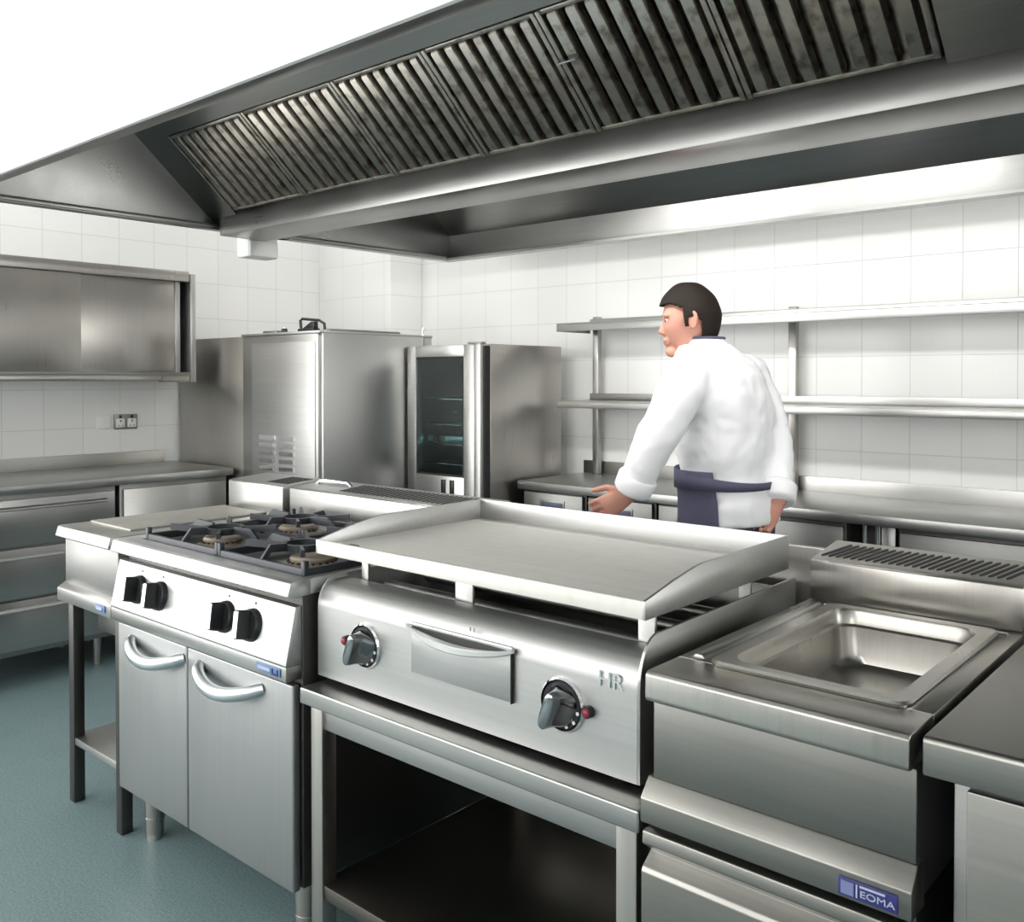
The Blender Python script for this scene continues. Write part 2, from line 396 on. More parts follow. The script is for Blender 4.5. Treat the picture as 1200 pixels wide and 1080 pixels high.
lcx = -4.27
lw = thing('worktop', 'long stainless steel worktop with upstand along the left wall', 'worktop', (-4.58, 1.3, .86))
MB().box(XL + .02, lcx, -.2, 2.66, .862, .90, .004).build('top', STEEL_Y, lw)
MB().prism([(XL + .001, .862), (XL + .019, .862), (XL + .019, .968), (XL + .001, .968)], -.2, 2.60, 'y', .002).build('upstand', STEEL_Y, lw)
def cabinet_y(y0, y1, label, drawers, xf=lcx - .03):
    c = thing('under_counter_cabinet', label, 'cabinet', (-4.6, (y0 + y1) / 2, 0), 'steel units under the left worktop')
    MB().box(XL + .03, xf - .02, y0, y1, .14, .860, .003).build('body', DIMSTEEL, c)
    for yy in (y0 + .06, y1 - .06):
        for xx in (XL + .1, xf - .09):
            MB().cyl((xx, yy, 0), (xx, yy, .139), .018, .022, 14).build('leg', DIMSTEEL, c)
    z = .835; n = len(drawers)
    for h in drawers:
        o = MB().box(xf - .02, xf, y0 + .012, y1 - .012, z - h + .012, z, .003).build('drawer' if h < .5 else 'door', STEEL_Y, c)
        if h < .5:
            MB().prism([(xf, z - .05), (xf + .016, z - .046), (xf + .016, z - .038), (xf, z - .03)], y0 + .03, y1 - .05, 'y', .002).build('handle', BRIGHT, o)
        z -= h
    return c
cabinet_y(1.28, 2.05, 'under counter drawer unit at the left edge, below the wall cabinet', [.22, .23, .23])
cabinet_y(2.07, 2.645, 'plain fronted under counter unit between the drawers and the tall refrigerator', [.68])

# ------------------------------------------------------------------ upright refrigerator and ovens
rf = thing('upright_refrigerator', 'tall brownish steel refrigerator standing behind the left worktop', 'refrigerator', (-4.5, 2.98, 0))
MB().box(XL + .03, -4.22, 2.69, 3.28, .12, 1.588, .005).build('body', STEEL_WARM, rf)
MB().box(-4.219, -4.185, 2.70, 3.27, .16, 1.57, .005).build('door', STEEL_WARM, rf)
for xx in (XL + .1, -4.28):
    for yy in (2.76, 3.2): MB().cyl((xx, yy, 0), (xx, yy, .119), .022, n=14).build('leg', DIMSTEEL, rf)

ov = thing('combi_oven', 'large polished steel oven with vent louvres behind the cooker', 'oven', (-3.86, 3.03, 0))
ox0, ox1, oy0, oy1, oz1 = -4.182, -3.526, 2.655, 3.39, 1.597
MB().box(ox0, ox1 - .02, oy0 + .006, oy1, .5, oz1 - .012, .004).build('body', STEEL, ov)
MB().box(ox1 - .021, ox1, oy0 + .02, oy1 - .06, .5, oz1 - .004, .006).build('side_panel', BRIGHT, ov)
MB().box(ox1 - .021, ox1 - .004, oy1 - .055, oy1, .5, oz1 - .010, .004).build('corner_post', STEEL, ov)
MB().box(ox0 + .09, ox1 - .04, oy0, oy0 + .008, .5, oz1 - .05, .003).build('service_panel', BRIGHT, ov)
MB().box(ox0 - .002, ox1 + .002, oy0 - .002, oy1 + .002, oz1 - .012, oz1, .003).build('top_cap', BRIGHT, ov)
for cxv in (-3.955, -3.785):
    for k in range(5):
        zz = 1.075 - k * .038
        b = MB()
        b.loft([[Vector((cxv + s * .062 * q, oy0 - h, zz + e)) for s, e in ((-1, -.012), (1, -.012), (1, .010), (-1, .010))] for q, h in ((1, -.001), (.93, .010))])
        b.build('louvre', CHROME, ov)
for xx in (ox0 + .06, ox1 - .06):
    for yy in (oy0 + .06, oy1 - .06): MB().box(xx - .02, xx + .02, yy - .02, yy + .02, 0, .499, .003).build('leg', DIMSTEEL, ov)
MB().box(ox0 + .03, ox1 - .03, oy0 + .03, oy1 - .03, .2, .225, .003).build('stand_shelf', DIMSTEEL, ov)
MB().box(ox1 - .05, ox1 - .03, oy0 + .08, oy1 - .2, oz1, oz1 + .012, .003).build('top_rail', DIMSTEEL, ov)
MB().tube([(ox1 - .02, oy1 - .05, oz1), (ox1 - .02, oy1 - .05, oz1 + .03), (ox1 - .02, oy1 - .04, oz1 + .038)], .005, 8).build('vent_spigot', CHROME, ov)
MB().box(-4.12, -4.0, 2.74, 2.80, oz1, oz1 + .018, .004).build('top_bracket', DIMSTEEL, ov)

tl = thing('loop_handled_press', 'black tool with a loop handle lying on top of the polished oven', 'kitchen tool', (-3.66, 2.74, oz1))
MB().box(-3.79, -3.66, 2.72, 2.76, oz1, oz1 + .018, .004).build('base', BLACK, tl)
MB().prism([(-3.765, oz1 + .017), (-3.665, oz1 + .017), (-3.665, oz1 + .05), (-3.69, oz1 + .05)], 2.727, 2.753, 'y', .003).build('wedge', BLACK, tl)
MB().tube([(-3.785, 2.74, oz1 + .006), (-3.792, 2.74, oz1 + .06), (-3.775, 2.74, oz1 + .068), (-3.64, 2.74, oz1 + .055), (-3.60, 2.74, oz1 + .038), (-3.595, 2.74, oz1 + .008)], .007, 10).build('loop_handle', BLACK, tl)
kb = thing('black_knob', 'little black knob on top of the polished oven, left of the loop handle', 'knob', (-3.87, 2.70, oz1))
MB().cyl((-3.87, 2.70, oz1), (-3.87, 2.70, oz1 + .022), .017, .015, 16, .003).build('knob_cap', BLACK, kb)
MB().cyl((-3.87, 2.70, oz1 + .022), (-3.87, 2.70, oz1 + .026), .006, n=12).build('screw', CHROME, kb)

o2 = thing('combi_oven', 'tall steel oven with a tinted glass door, left of the back counter', 'oven', (-3.25, 3.5, 0))
px0, px1, py0, py1, pz0, pz1 = -3.515, -2.985, 3.2, 3.81, .2, 1.537
dt = .05
b = MB()
b.box(px1 - .03, px1, py0 + dt + .006, py1, pz0, pz1, .004).box(px0, px0 + .03, py0 + dt + .006, py1, pz0, pz1, .004)
b.box(px0 + .03, px1 - .03, py1 - .03, py1, pz0, pz1, 0).box(px0 + .03, px1 - .03, py0 + dt + .006, py1 - .03, pz1 - .03, pz1, 0)
b.box(px0 + .03, px1 - .03, py0 + dt + .006, py1 - .03, pz0, pz0 + .4, 0)
b.build('body', STEEL_WARM, o2)
MB().box(px0 + .031, px1 - .031, py1 - .06, py1 - .031, pz0 + .401, pz1 - .031, 0).build('lining', CAVITY, o2)
gx0, gx1, gz0, gz1 = -3.45, -3.112, .885, 1.477
b = MB()
b.box(px0, gx0, py0, py0 + dt, pz0 + .02, pz1 - .003, .003).box(gx1, px1 - .055, py0, py0 + dt, pz0 + .02, pz1 - .003, .003)
b.box(gx0 - .002, gx1 + .002, py0, py0 + dt, gz1, pz1 - .003, .002).box(gx0 - .002, gx1 + .002, py0, py0 + dt, pz0 + .02, gz0, .002)
dr = b.build('door', STEEL, o2)
MB().box(gx0 - .001, gx1 + .001, py0 + .012, py0 + .018, gz0 - .001, gz1 + .001, 0).build('glass_pane', GLASS, dr)
b = MB()
for (u, v, w_, z_) in ((gx0, gx1, gz1 - .012, gz1), (gx0, gx1, gz0, gz0 + .010)): b.box(u, v, py0 + .004, py0 + .011, w_, z_, 0)
b.box(gx1 - .010, gx1, py0 + .004, py0 + .011, gz0 + .01, gz1 - .012, 0)
b.build('window_seal', RUBBER, dr)
b = MB()
for xx in (-3.25, -3.19): b.box(xx - .012, xx + .012, py0 - .008, py0 - .0005, .80, .868, .002)
b.build('door_catch', BLACK, dr)
MB().box(px1 - .050, px1 - .012, py0 - .004, py0 + dt, pz0 + .02, pz1, .004).build('hinge_post', BRIGHT, o2)
MB().box(px1 - .012, px1 - .002, py0 + .02, py0 + dt + .006, pz0 + .02, pz1 - .01, 0).build('hinge_gap', RUBBER, o2)
for zz in (.93, 1.03, 1.13, 1.26):
    b = MB()
    b.box(px0 + .035, px1 - .035, py0 + .09, py0 + .096, zz, zz + .006, .001)
    b.box(px0 + .035, px1 - .035, py1 - .1, py1 - .094, zz, zz + .006, .001)
    for k in range(12):
        xx = px0 + .05 + k * (px1 - px0 - .1) / 11
        b.box(xx - .0015, xx + .0015, py0 + .09, py1 - .094, zz + .006, zz + .009, 0)
    b.build('rack', CHROME, o2)
MB().box(px0 + .05, px1 - .05, py0 + .10, py1 - .12, 1.04, 1.075, .004).build('tray', CHROME, o2)
MB().box(px1 - .1, px1 - .005, py0 + .0, py0 + .03, pz1, pz1 + .008, .002).build('top_bracket', DIMSTEEL, o2)
for xx in (px0 + .05, px1 - .05):
    for yy in (py0 + .09, py1 - .05): MB().cyl((xx, yy, 0), (xx, yy, pz0 - .001), .022, n=14).build('leg', DIMSTEEL, o2)

# ------------------------------------------------------------------ back wall: counter, units, shelves
bz = .87
bw = thing('worktop', 'long stainless steel worktop with low upstand along the back wall', 'worktop', (-1.0, 3.65, bz - .04))
MB().box(-2.93, 1.2, 3.39, YB - .02, bz - .04, bz, .004).build('top', STEEL, bw)
MB().prism([(YB - .019, bz - .04), (YB - .001, bz - .04), (YB - .001, bz + .065), (YB - .019, bz + .065)], -2.93, 1.2, 'x', .002).build('upstand', STEEL, bw)
def cabinet_x(x0, x1, label, kind):
    c = thing('under_counter_cabinet', label, 'cabinet', ((x0 + x1) / 2, 3.66, 0), 'steel units under the back worktop')
    yf = 3.42
    MB().box(x0, x1, yf + .02, YB - .03, .14, bz - .042, .003).build('body', BLACK if kind == 'drawers' else DARKSTEEL, c)
    for xx in (x0 + .06, x1 - .06):
        for yy in (yf + .09, YB - .1): MB().cyl((xx, yy, 0), (xx, yy, .139), .02, n=14).build('leg', DIMSTEEL, c)
    if kind == 'drawers':
        for k in range(3):
            z1 = bz - .052 - k * .225
            o = MB().box(x0 + .012, x1 - .012, yf, yf + .02, z1 - .21, z1, .003).build('drawer', DIMSTEEL, c)
            b = MB(); xm = (x0 + x1) / 2
            b.box(xm - .075, xm + .075, yf - .004, yf - .0005, z1 - .075, z1 - .03, .002)
            h = b.build('handle', DIMSTEEL, o)
            MB().box(xm - .065, xm + .065, yf - .006, yf - .0042, z1 - .068, z1 - .040, .001).build('grip', GRIPM, h)
    else:
        o = MB().box(x0 + .006, x1 - .006, yf, yf + .02, .16, bz - .060, .003).build('door', DIMSTEEL, c)
        MB().box(x1 - .05, x1 - .03, yf - .014, yf - .0005, .5, .7, .003).build('handle', DIMSTEEL, o)
cabinet_x(-2.925, -2.545, 'drawer unit at the left end of the back worktop, beside the glass door oven', 'drawers')
cabinet_x(-2.535, -2.165, 'drawer unit under the back worktop, second from the ovens', 'drawers')
cabinet_x(-2.155, -1.80, 'drawer unit under the back worktop, third from the ovens, by the chef', 'drawers')
cabinet_x(-1.79, -1.325, 'plain door unit under the back worktop, behind the chef', 'door')
b = thing('pipe_duct', 'narrow pipe duct between the door units under the back worktop', 'duct', (-1.24, 3.6, 0))
for xx in (-1.285, -1.235): MB().cyl((xx, 3.52, 0), (xx, 3.52, bz - .042), .012, n=12).build('pipe', CHROME, b)
MB().box(-1.31, -1.16, 3.60, 3.62, 0, bz - .042, .002).build('backing', DIMSTEEL, b)
MB().box(-1.215, -1.165, 3.50, 3.53, .1, bz - .042, .002).build('cover', STEEL, b)
cabinet_x(-1.13, -.25, 'wide door unit under the back worktop, right of the pipe duct', 'door')
cabinet_x(-.24, .62, 'wide door unit under the far right end of the back worktop', 'door')

ws = thing('tiered_shelf', 'two tier stainless steel shelf rack standing on the back worktop', 'shelf', (-1.5, 3.8, bz))
sy0 = 3.60
for xx in (-2.82, -1.745, -.67):
    MB().box(xx - .018, xx + .018, 3.885, 3.92, bz, 1.69, .003).build('upright', STEEL_WARM if xx > -2 else STEEL, ws)
for z0, z1 in ((1.603, 1.643), (1.223, 1.257)):
    b = MB().box(-2.852, 1.0, sy0, 3.884, z1 - .004, z1, .001).box(-2.852, 1.0, sy0, sy0 + .004, z0, z1 - .004, .001)
    b.box(-2.852, 1.0, sy0 + .004, sy0 + .02, z0, z0 + .004, 0).box(-2.852, 1.0, 3.880, 3.884, z1, z1 + .035, .001)
    b.box(-2.852, -2.848, sy0, 3.88, z0, z1, 0)
    b.build('shelf_board', STEEL, ws)

# ------------------------------------------------------------------ shared flue (rear vent housing) builder
def flue(parent, x0, x1, y0, y1, z0, zf, zb, slots, mat=STEEL, sx0=None, sx1=None, slant=0):
    b = MB()
    b.prism([(y0, z0), (y0, zf), (y0 + .012, zf + .003), (y1 - .008, zb), (y1, zb - .006), (y1, z0)], x0, x1, 'x', .003)
    o = b.build('flue', mat, parent)
    if slots:
        m = MB(); sx0 = x0 + .03 if sx0 is None else sx0; sx1 = x1 - .03 if sx1 is None else sx1
        ya, yb = y0 + .030, y1 - .030
        za = zf + .003 + (zb - zf - .003) * (ya - y0 - .012) / (y1 - .008 - y0 - .012)
        zc = zf + .003 + (zb - zf - .003) * (yb - y0 - .012) / (y1 - .008 - y0 - .012)
        for k in range(slots):
            xx = sx0 + (sx1 - sx0) * (k + .5) / slots
            w = (sx1 - sx0) / slots * .25
            ring = []
            for r_ in (-.002, .0012):
                pts = []
                for i in range(12):
                    a = 2 * math.pi * i / 12
                    v = .5 + .5 * math.cos(a) if True else 0
                    yy = (ya + yb) / 2 + (yb - ya) / 2 * math.cos(a)
                    # stadium-ish outline
                    ww = w * (1 if abs(math.sin(a)) > .45 else abs(math.sin(a)) / .45)
                    zz = za + (zc - za) * (yy - ya) / (yb - ya) + r_
                    pts.append(Vector((xx + math.copysign(ww, math.sin(a)) + slant * (yy - (ya + yb) / 2), yy, zz)))
                ring.append(pts)
            m.loft(ring)
        s = m.build('vent_slots', RUBBER, o)
    return o

# ------------------------------------------------------------------ solid top unit at the left end of the line
su = thing('solid_top_range', 'narrow steel solid top range at the left end of the cooking line', 'range', (-2.84, 1.62, .66))
ux0, ux1 = -3.035, -2.672
b = MB().prism([(1.25, .863), (1.243, .868), (1.252, .898), (1.26, .90), (1.86, .90), (1.86, .863)], ux0, ux1, 'x', .002)
b.build('worktop', STEEL, su)
MB().box(-3.01, -2.735, 1.345, 1.835, .899, .907, .003).build('solid_top_plate', TOPPLATE, su)
MB().box(ux0, ux1, 1.275, 2.035, .705, .862, .003).build('body', DIMSTEEL, su)
MB().prism([(1.25, .66), (1.25, .700), (1.275, .716), (1.30, .716), (1.30, .66)], ux0 - .003, ux1 + .003, 'x', .002).build('front_rail', STEEL, su)
q = MB().box(-2.762, -2.700, 1.2465, 1.2495, .672, .692, .001).build('badge', BLUEPL, su)
MB().box(-2.752, -2.715, 1.2445, 1.2463, .678, .687, 0).build('lettering', PALEPL, q)
flue(su, ux0 + .01, ux1 - .012, 1.862, 2.04, .864, .995, 1.01, 7, mat=STEEL, sx0=-2.83, sx1=-2.70)
MB().box(-2.95, -2.70, 1.34, 1.9, .56, .66, .005).build('gas_box', DIMSTEEL, su)
MB().box(-2.765, -2.735, 1.33, 1.36, .50, .60, .003).build('drain_spout', STEEL, su)
st = thing('equipment_stand', 'open steel stand with undershelf beneath the narrow solid top range', 'stand', (-2.84, 1.65, 0))
for xx in (ux0 + .02, ux1 - .02):
    for yy in (1.30, 2.0): MB().box(xx - .018, xx + .018, yy - .018, yy + .018, 0, .658, .003).build('leg', DARKSTEEL, st)
MB().box(ux0 + .002, ux1 - .002, 1.285, 2.015, .188, .212, .003).build('undershelf', STEEL, st)

# ------------------------------------------------------------------ gas cooker
ck = thing('gas_cooker', 'four burner steel gas cooker with two cupboard doors below', 'cooker', (-2.22, 1.62, 0))
kx0, kx1 = -2.655, -1.783
MB().box(kx0 + .012, kx1, 1.292, 2.03, .165, .862, .003).build('body', DARKSTEEL, ck)  # dark tone puts the shadow of the right side into the colour
b = MB().prism([(1.25, .862), (1.243, .867), (1.252, .896), (1.262, .900), (1.31, .900), (1.31, .862)], kx0, kx1 + .008, 'x', .002)
b.box(kx0, -2.595, 1.308, 1.86, .863, .900, .002).box(kx1 - .022, kx1 + .008, 1.308, 1.86, .863, .900, .002).box(-2.597, kx1 - .02, 1.835, 1.86, .863, .900, .002)
b.build('worktop', PANELST, ck)
MB().box(-2.596, kx1 - .021, 1.309, 1.836, .863, .878, .002).build('hob_pan', HOBPAN, ck)
MB().prism([(1.292, .838), (1.274, .836), (1.246, .704), (1.248, .700), (1.292, .700)], kx0 - .004, kx1 - .004, 'x', .002).build('control_panel', PANELST, ck)
MB().box(kx0 - .004, kx1 - .004, 1.247, 1.292, .664, .6995, .002).build('lower_rail', STEEL, ck)
q = MB().box(-1.902, -1.806, 1.2435, 1.2465, .674, .694, .001).build('badge', plain('sky_badge', (.12, .22, .42), .35), ck)
MB().box(-1.895, -1.845, 1.2418, 1.2433, .680, .688, 0).build('lettering', PALEPL, q)
MB().prism([(-1.838, .690), (-1.833, .690), (-1.833, .680), (-1.818, .680), (-1.818, .690), (-1.813, .690), (-1.813, .675), (-1.838, .675)], 1.2418, 1.2433, 'y', 0).build('emblem', NAVYPL, q)
split = -2.267
for x0, x1, hx0, hx1 in ((kx0 - .004, split - .003, -2.575, -2.285), (split + .003, kx1 - .008, -2.205, -1.915)):
    d = MB().box(x0, x1, 1.268, 1.290, .160, .652, .005, 3).build('door', DOOR, ck)
    pts = []; rad = []
    for k in range(17):
        a = k / 16; s = math.sin(math.pi * a)
        pts.append((hx0 + (hx1 - hx0) * a, 1.268 - .048 * s ** .55 + .006, .617 - .030 * s ** .9))
        rad.append(.016 + .003 * math.sin(math.pi * a))
    MB().tube(pts, rad, 14, flat=(Vector((0, .5, .87)).normalized(), .95)).build('handle', HANDLE, d)
for xx in (kx0 + .06, kx1 - .06):
    for yy in (1.345, 1.95):
        b = MB().cyl((xx, yy, .018), (xx, yy, .164), .026, .030, 20).cyl((xx, yy, 0), (xx, yy, .019), .024, .022, 20)
        b.cyl((xx, yy, .06), (xx, yy, .066), .029, n=20)
        b.build('leg', STEEL_WARM, ck)
pn = Vector((0, -.978, .207)); pdn = Vector((0, -.207, -.978))   # control panel normal and downward direction
for kx in (-2.512, -2.394, -2.062, -1.944):
    c = Vector((kx, 1.2602, .770))
    k = MB().cyl(c, c + pn * .015, .041, .039, 32, .004)
    kn = k.build('knob', BLACK, ck)
    g = MB(); up = -pdn
    rot = R(-8); ax = (up * math.cos(rot) + Vector((1, 0, 0)) * math.sin(rot)).normalized(); sd = ax.cross(pn).normalized()
    rings = []
    for h, wa, wb in ((.013, .014, .036), (.030, .012, .035), (.044, .011, .034), (.048, .009, .031)):
        rings.append([c + pn * h + sd * (wa * s) + ax * (wb * e) for s, e in ((-1, -.9), (-.6, -1), (.6, -1), (1, -.9), (1, .9), (.6, 1), (-.6, 1), (-1, .9))])
    g.loft(rings).build('grip', BLACK, kn)
    g = MB(); g.loft([[c + pn * h + sd * (.0085 * s) + ax * (.031 * e) for s, e in ((-1, -1), (1, -1), (1, 1), (-1, 1))] for h in (.0475, .0492)])
    lab(g.build('grip_insert', HANDLE, kn), 'silver face of the knob grip')
    g = MB()
    for a in (30, 60, 90, 125):
        dv = (ax * math.cos(R(a)) - sd * math.sin(R(a)))
        g.tube([c + pn * .0152 + dv * .026, c + pn * .0152 + dv * .036], .0017, 6)
    g.build('scale_marks', WHITEP, kn)
    m = MB(); c2 = c + up * .052; m.cyl(c2 + pn * -.0005, c2 + pn * .0012, .004, n=12); m.build('pointer_mark', BLACK, ck)
# burners
for bx, by, br in ((-2.40, 1.455, .062), (-1.965, 1.455, .068), (-2.40, 1.72, .066), (-1.965, 1.72, .060)):
    b = MB().tube([(bx, by, .878), (bx, by, .888), (bx, by, .896)], [br * 1.25, br * 1.2, br * .9], 32)
    o = b.build('burner', BRASS, ck)
    b = MB().tube([(bx, by, .8955), (bx, by, .905), (bx, by, .911), (bx, by, .912)], [br * .82, br * .86, br * .78, br * .5], 32)
    cp = b.build('burner_cap', CAPMAT, o)
    b = MB()
    for k in range(20):
        a = 2 * math.pi * k / 20
        b.box(bx + br * .9 * math.cos(a) - .003, bx + br * .9 * math.cos(a) + .003, by + br * .9 * math.sin(a) - .003, by + br * .9 * math.sin(a) + .003, .893, .900, 0)
    b.build('flame_ports', HOBPAN, o)
flue(ck, kx0 + .012, kx1 + .0, 1.862, 2.04, .864, .995, 1.01, 30, mat=STEEL, sx0=-2.42, sx1=-1.80)
MB().tube([(-2.62, 1.96, 1.005), (-2.60, 1.96, 1.016), (-2.45, 1.96, 1.016), (-2.43, 1.96, 1.005)], .007, 8).build('flue_handle', CHROME, ck)
# pan supports, one over each front/back pair of burners
def pan_support(x0, x1, label):
    p = thing('pan_support', label, 'pan support', ((x0 + x1) / 2, 1.575, .878), 'cast iron pan supports on the cooker')
    y0, y1, zf = 1.322, 1.828, .905
    def bar(b, q0, q1, w=.007, h=.010):
        q0, q1 = Vector(q0), Vector(q1); d = (q1 - q0).normalized(); s = Vector((-d.y, d.x, 0)).normalized() * w; u = Vector((0, 0, h))
        b.loft([[q - s - u, q + s - u, q + s * .7 + u, q - s * .7 + u] for q in (q0, q1)])
    b = MB()
    bar(b, (x0, y0, zf), (x1, y0, zf)); bar(b, (x0, y1, zf), (x1, y1, zf)); bar(b, (x0, y0, zf), (x0, y1, zf)); bar(b, (x1, y0, zf), (x1, y1, zf))
    bar(b, (x0, 1.588, zf), (x1, 1.588, zf))
    b.build('outer_frame', IRON, p)
    xm = (x0 + x1) / 2
    for cy in (1.455, 1.72):
        b = MB(); r_ = .052
        for k in range(28):
            a0, a1 = 2 * math.pi * k / 28, 2 * math.pi * (k + 1) / 28
            b.loft([[Vector((xm + (r_ + o_) * math.cos(a), cy + (r_ + o_) * math.sin(a), z)) for o_, z in ((-.006, .922), (.006, .922), (.006, .940), (-.006, .940))] for a in (a0, a1)])
        for dx, dy in ((1, 0), (-1, 0), (0, 1), (0, -1)):
            ex = x1 if dx > 0 else x0; ey = (1.588 if cy < 1.5 else y1) if dy > 0 else (y0 if cy < 1.5 else 1.588)
            e = Vector((ex if dx else xm, ey if dy else cy, zf)); i_ = Vector((xm + dx * (r_ + .004), cy + dy * (r_ + .004), .934)); m_ = e.lerp(i_, .35); m_.z = .938
            bar(b, e, m_, .006, .010); bar(b, m_, i_, .006, .010)
        for sx, sy in ((1, 1), (1, -1), (-1, 1), (-1, -1)):
            i_ = Vector((xm + sx * r_ * .72, cy + sy * r_ * .72, .931)); e = Vector((xm + sx * .125, cy + sy * .095, .938))
            bar(b, i_, e, .006, .009)
        b.build('ring', IRON, p)
    for xx in (x0, x1):
        for yy in (y0, 1.588, y1): MB().box(xx - .007, xx + .007, yy - .007, yy + .007, .8785, .934, .002).build('foot', IRON, p)
pan_support(-2.575, -2.20, 'left cast iron pan support on the cooker, next to the solid top')
pan_support(-2.185, -1.815, 'right cast iron pan support on the cooker, next to the griddle')

# ------------------------------------------------------------------ griddle on its stand
gs = thing('griddle_stand', 'open steel table with undershelf carrying the griddle', 'table', (-1.29, 1.65, 0))
tx0, tx1 = -1.755, -.828
MB().box(tx0, tx1, 1.262, 2.03, .622, .66, .004, 3).build('table_top', STEEL, gs)
b = MB().box(tx0 + .045, tx1 - .06, 1.290, 1.305, .566, .621, .002)
b.box(tx0 + .045, tx1 - .06, 1.995, 2.01, .566, .621, .002)
b.box(tx0 + .012, tx0 + .025, 1.33, 1.97, .566, .621, .002).box(tx1 - .04, tx1 - .025, 1.33, 1.97, .566, .621, .002)
b.build('apron_rail', STEEL, gs)
for xx in (tx0 + .012, tx1 - .060):
    for yy in (1.284, 1.975): MB().box(xx, xx + .042, yy, yy + .042, 0, .6215, .003).build('leg', STEEL_WARM, gs)
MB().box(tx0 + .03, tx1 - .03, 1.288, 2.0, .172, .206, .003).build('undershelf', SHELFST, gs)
rp = thing('rear_service_panel', 'upright steel panel standing behind the griddle and its stand', 'panel', (-1.29, 2.06, 0))
MB().box(tx0 + .02, tx1 + .002, 2.045, 2.06, .55, .982, .003).build('upper_panel', STEEL_WARM, rp)
MB().box(tx0 + .03, tx1 - .03, 2.045, 2.06, .1, .40, .002).build('lower_panel', DIMSTEEL, rp)
for xx in (tx0 + .03, tx0 + .25, tx0 + .40, tx1 - .04): MB().box(xx - .02, xx + .02, 2.061, 2.10, 0, .97, .003).build('post', DIMSTEEL, rp)

gr = thing('griddle', 'steel countertop griddle with raised splash guard and two chrome knobs', 'griddle', (-1.31, 1.6, .66))
gx0, gx1, gy0, gz0 = -1.752, -.866, 1.316, .675
prof = [(gy0, gz0), (gy0, .838)]
for k in range(1, 9):
    a = R(90 * k / 8); prof.append((gy0 + .058 - .058 * math.cos(a), .838 + .056 * math.sin(a)))
prof += [(1.40, .894), (1.40, .889), (gy0 + .058, .889)]
for k in range(7, -1, -1):
    a = R(90 * k / 8); prof.append((gy0 + .058 - .053 * math.cos(a), .838 + .051 * math.sin(a)))
prof += [(gy0 + .005, gz0)]
MB().prism(prof, gx0, gx1, 'x', 0).build('front_panel', GPANEL, gr)
sidep = [(gy0, gz0), (gy0, .838)]
for k in range(1, 9):
    a = R(90 * k / 8); sidep.append((gy0 + .058 - .058 * math.cos(a), .838 + .088 * math.sin(a)))
sidep += [(1.80, .930), (1.94, .930), (1.94, gz0)]
MB().prism(sidep, gx1, gx1 + .006, 'x', .001).build('side_panel', STEEL_Y, gr)
sidep2 = [(y, min(z, .905)) for y, z in sidep]
sidep2 = sidep[:2] + [(gy0 + .058 - .058 * math.cos(R(90 * k / 8)), .838 + .066 * math.sin(R(90 * k / 8))) for k in range(1, 9)] + [(1.80, .906), (1.94, .906), (1.94, gz0)]
MB().prism(sidep2, gx0 - .006, gx0, 'x', .001).build('side_panel', BRIGHT, gr)
MB().box(gx0, gx1, 1.93, 1.94, gz0, .905, .001).build('rear_panel', DIMSTEEL, gr)
MB().box(gx0, gx1, 1.33, 1.93, .70, .715, 0).build('base_tray', DARKSTEEL, gr)
for yy in (1.50, 1.64, 1.78): MB().tube([(gx0 + .03, yy, .86), (gx1 - .03, yy, .86)], .014, 10).build('burner_tube', DIMSTEEL, gr)
for xx in (gx0 + .06, gx1 - .06):
    for yy in (1.36, 1.88): MB().cyl((xx, yy, .66), (xx, yy, .676), .018, .016, 14).build('foot', RUBBER, gr)
# cooking plate
ax0, ax1, ay0, ay1 = -1.776, -.856, 1.325, 1.895
pb, pl = .958, .990
b = MB()
b.box(ax0 + .004, ax1 - .004, ay0 + .004, ay1 - .004, pb, .976, .001)
b.box(ax0 + .003, ax1 - .003, ay0, ay0 + .010, pb - .001, pl, .003)
b.prism([(ay0 + .009, .975), (ay0 + .009, pl - .001), (ay0 + .03, .984), (ay0 + .036, .975)], ax0 + .1, ax1 - .05, 'x', 0)
b.build('cooking_plate', PLATE, gr)
side = [(ay0, pb - .001), (ay0, pl), (ay0 + .10, pl + .022), (ay0 + .17, pl + .034), (ay0 + .2, pl + .037), (ay1, pl + .040), (ay1, pb - .001)]
b = MB().prism(side, ax1 - .006, ax1, 'x', .001).prism(side, ax0, ax0 + .006, 'x', .001)
b.box(ax0 + .006, ax1 - .006, ay1 - .006, ay1, pb - .001, pl + .040, .001)
b.build('splash_guard', BRIGHT, gr)
MB().box(ax0 + .055, ax0 + .085, ay0 + .05, ay0 + .062, .976, .9772, 0).build('grease_slot', RUBBER, gr)
for xx, yy, hw in ((ax0 + .075, 1.415, .012), (-1.372, 1.415, .026), (ax1 - .050, 1.410, .018), (ax0 + .06, 1.83, .014), (ax1 - .055, 1.80, .014)):
    MB().box(xx - hw, xx + hw, yy - .004, yy + .004, .7155, pb, .002).build('support_post', STEEL, gr)
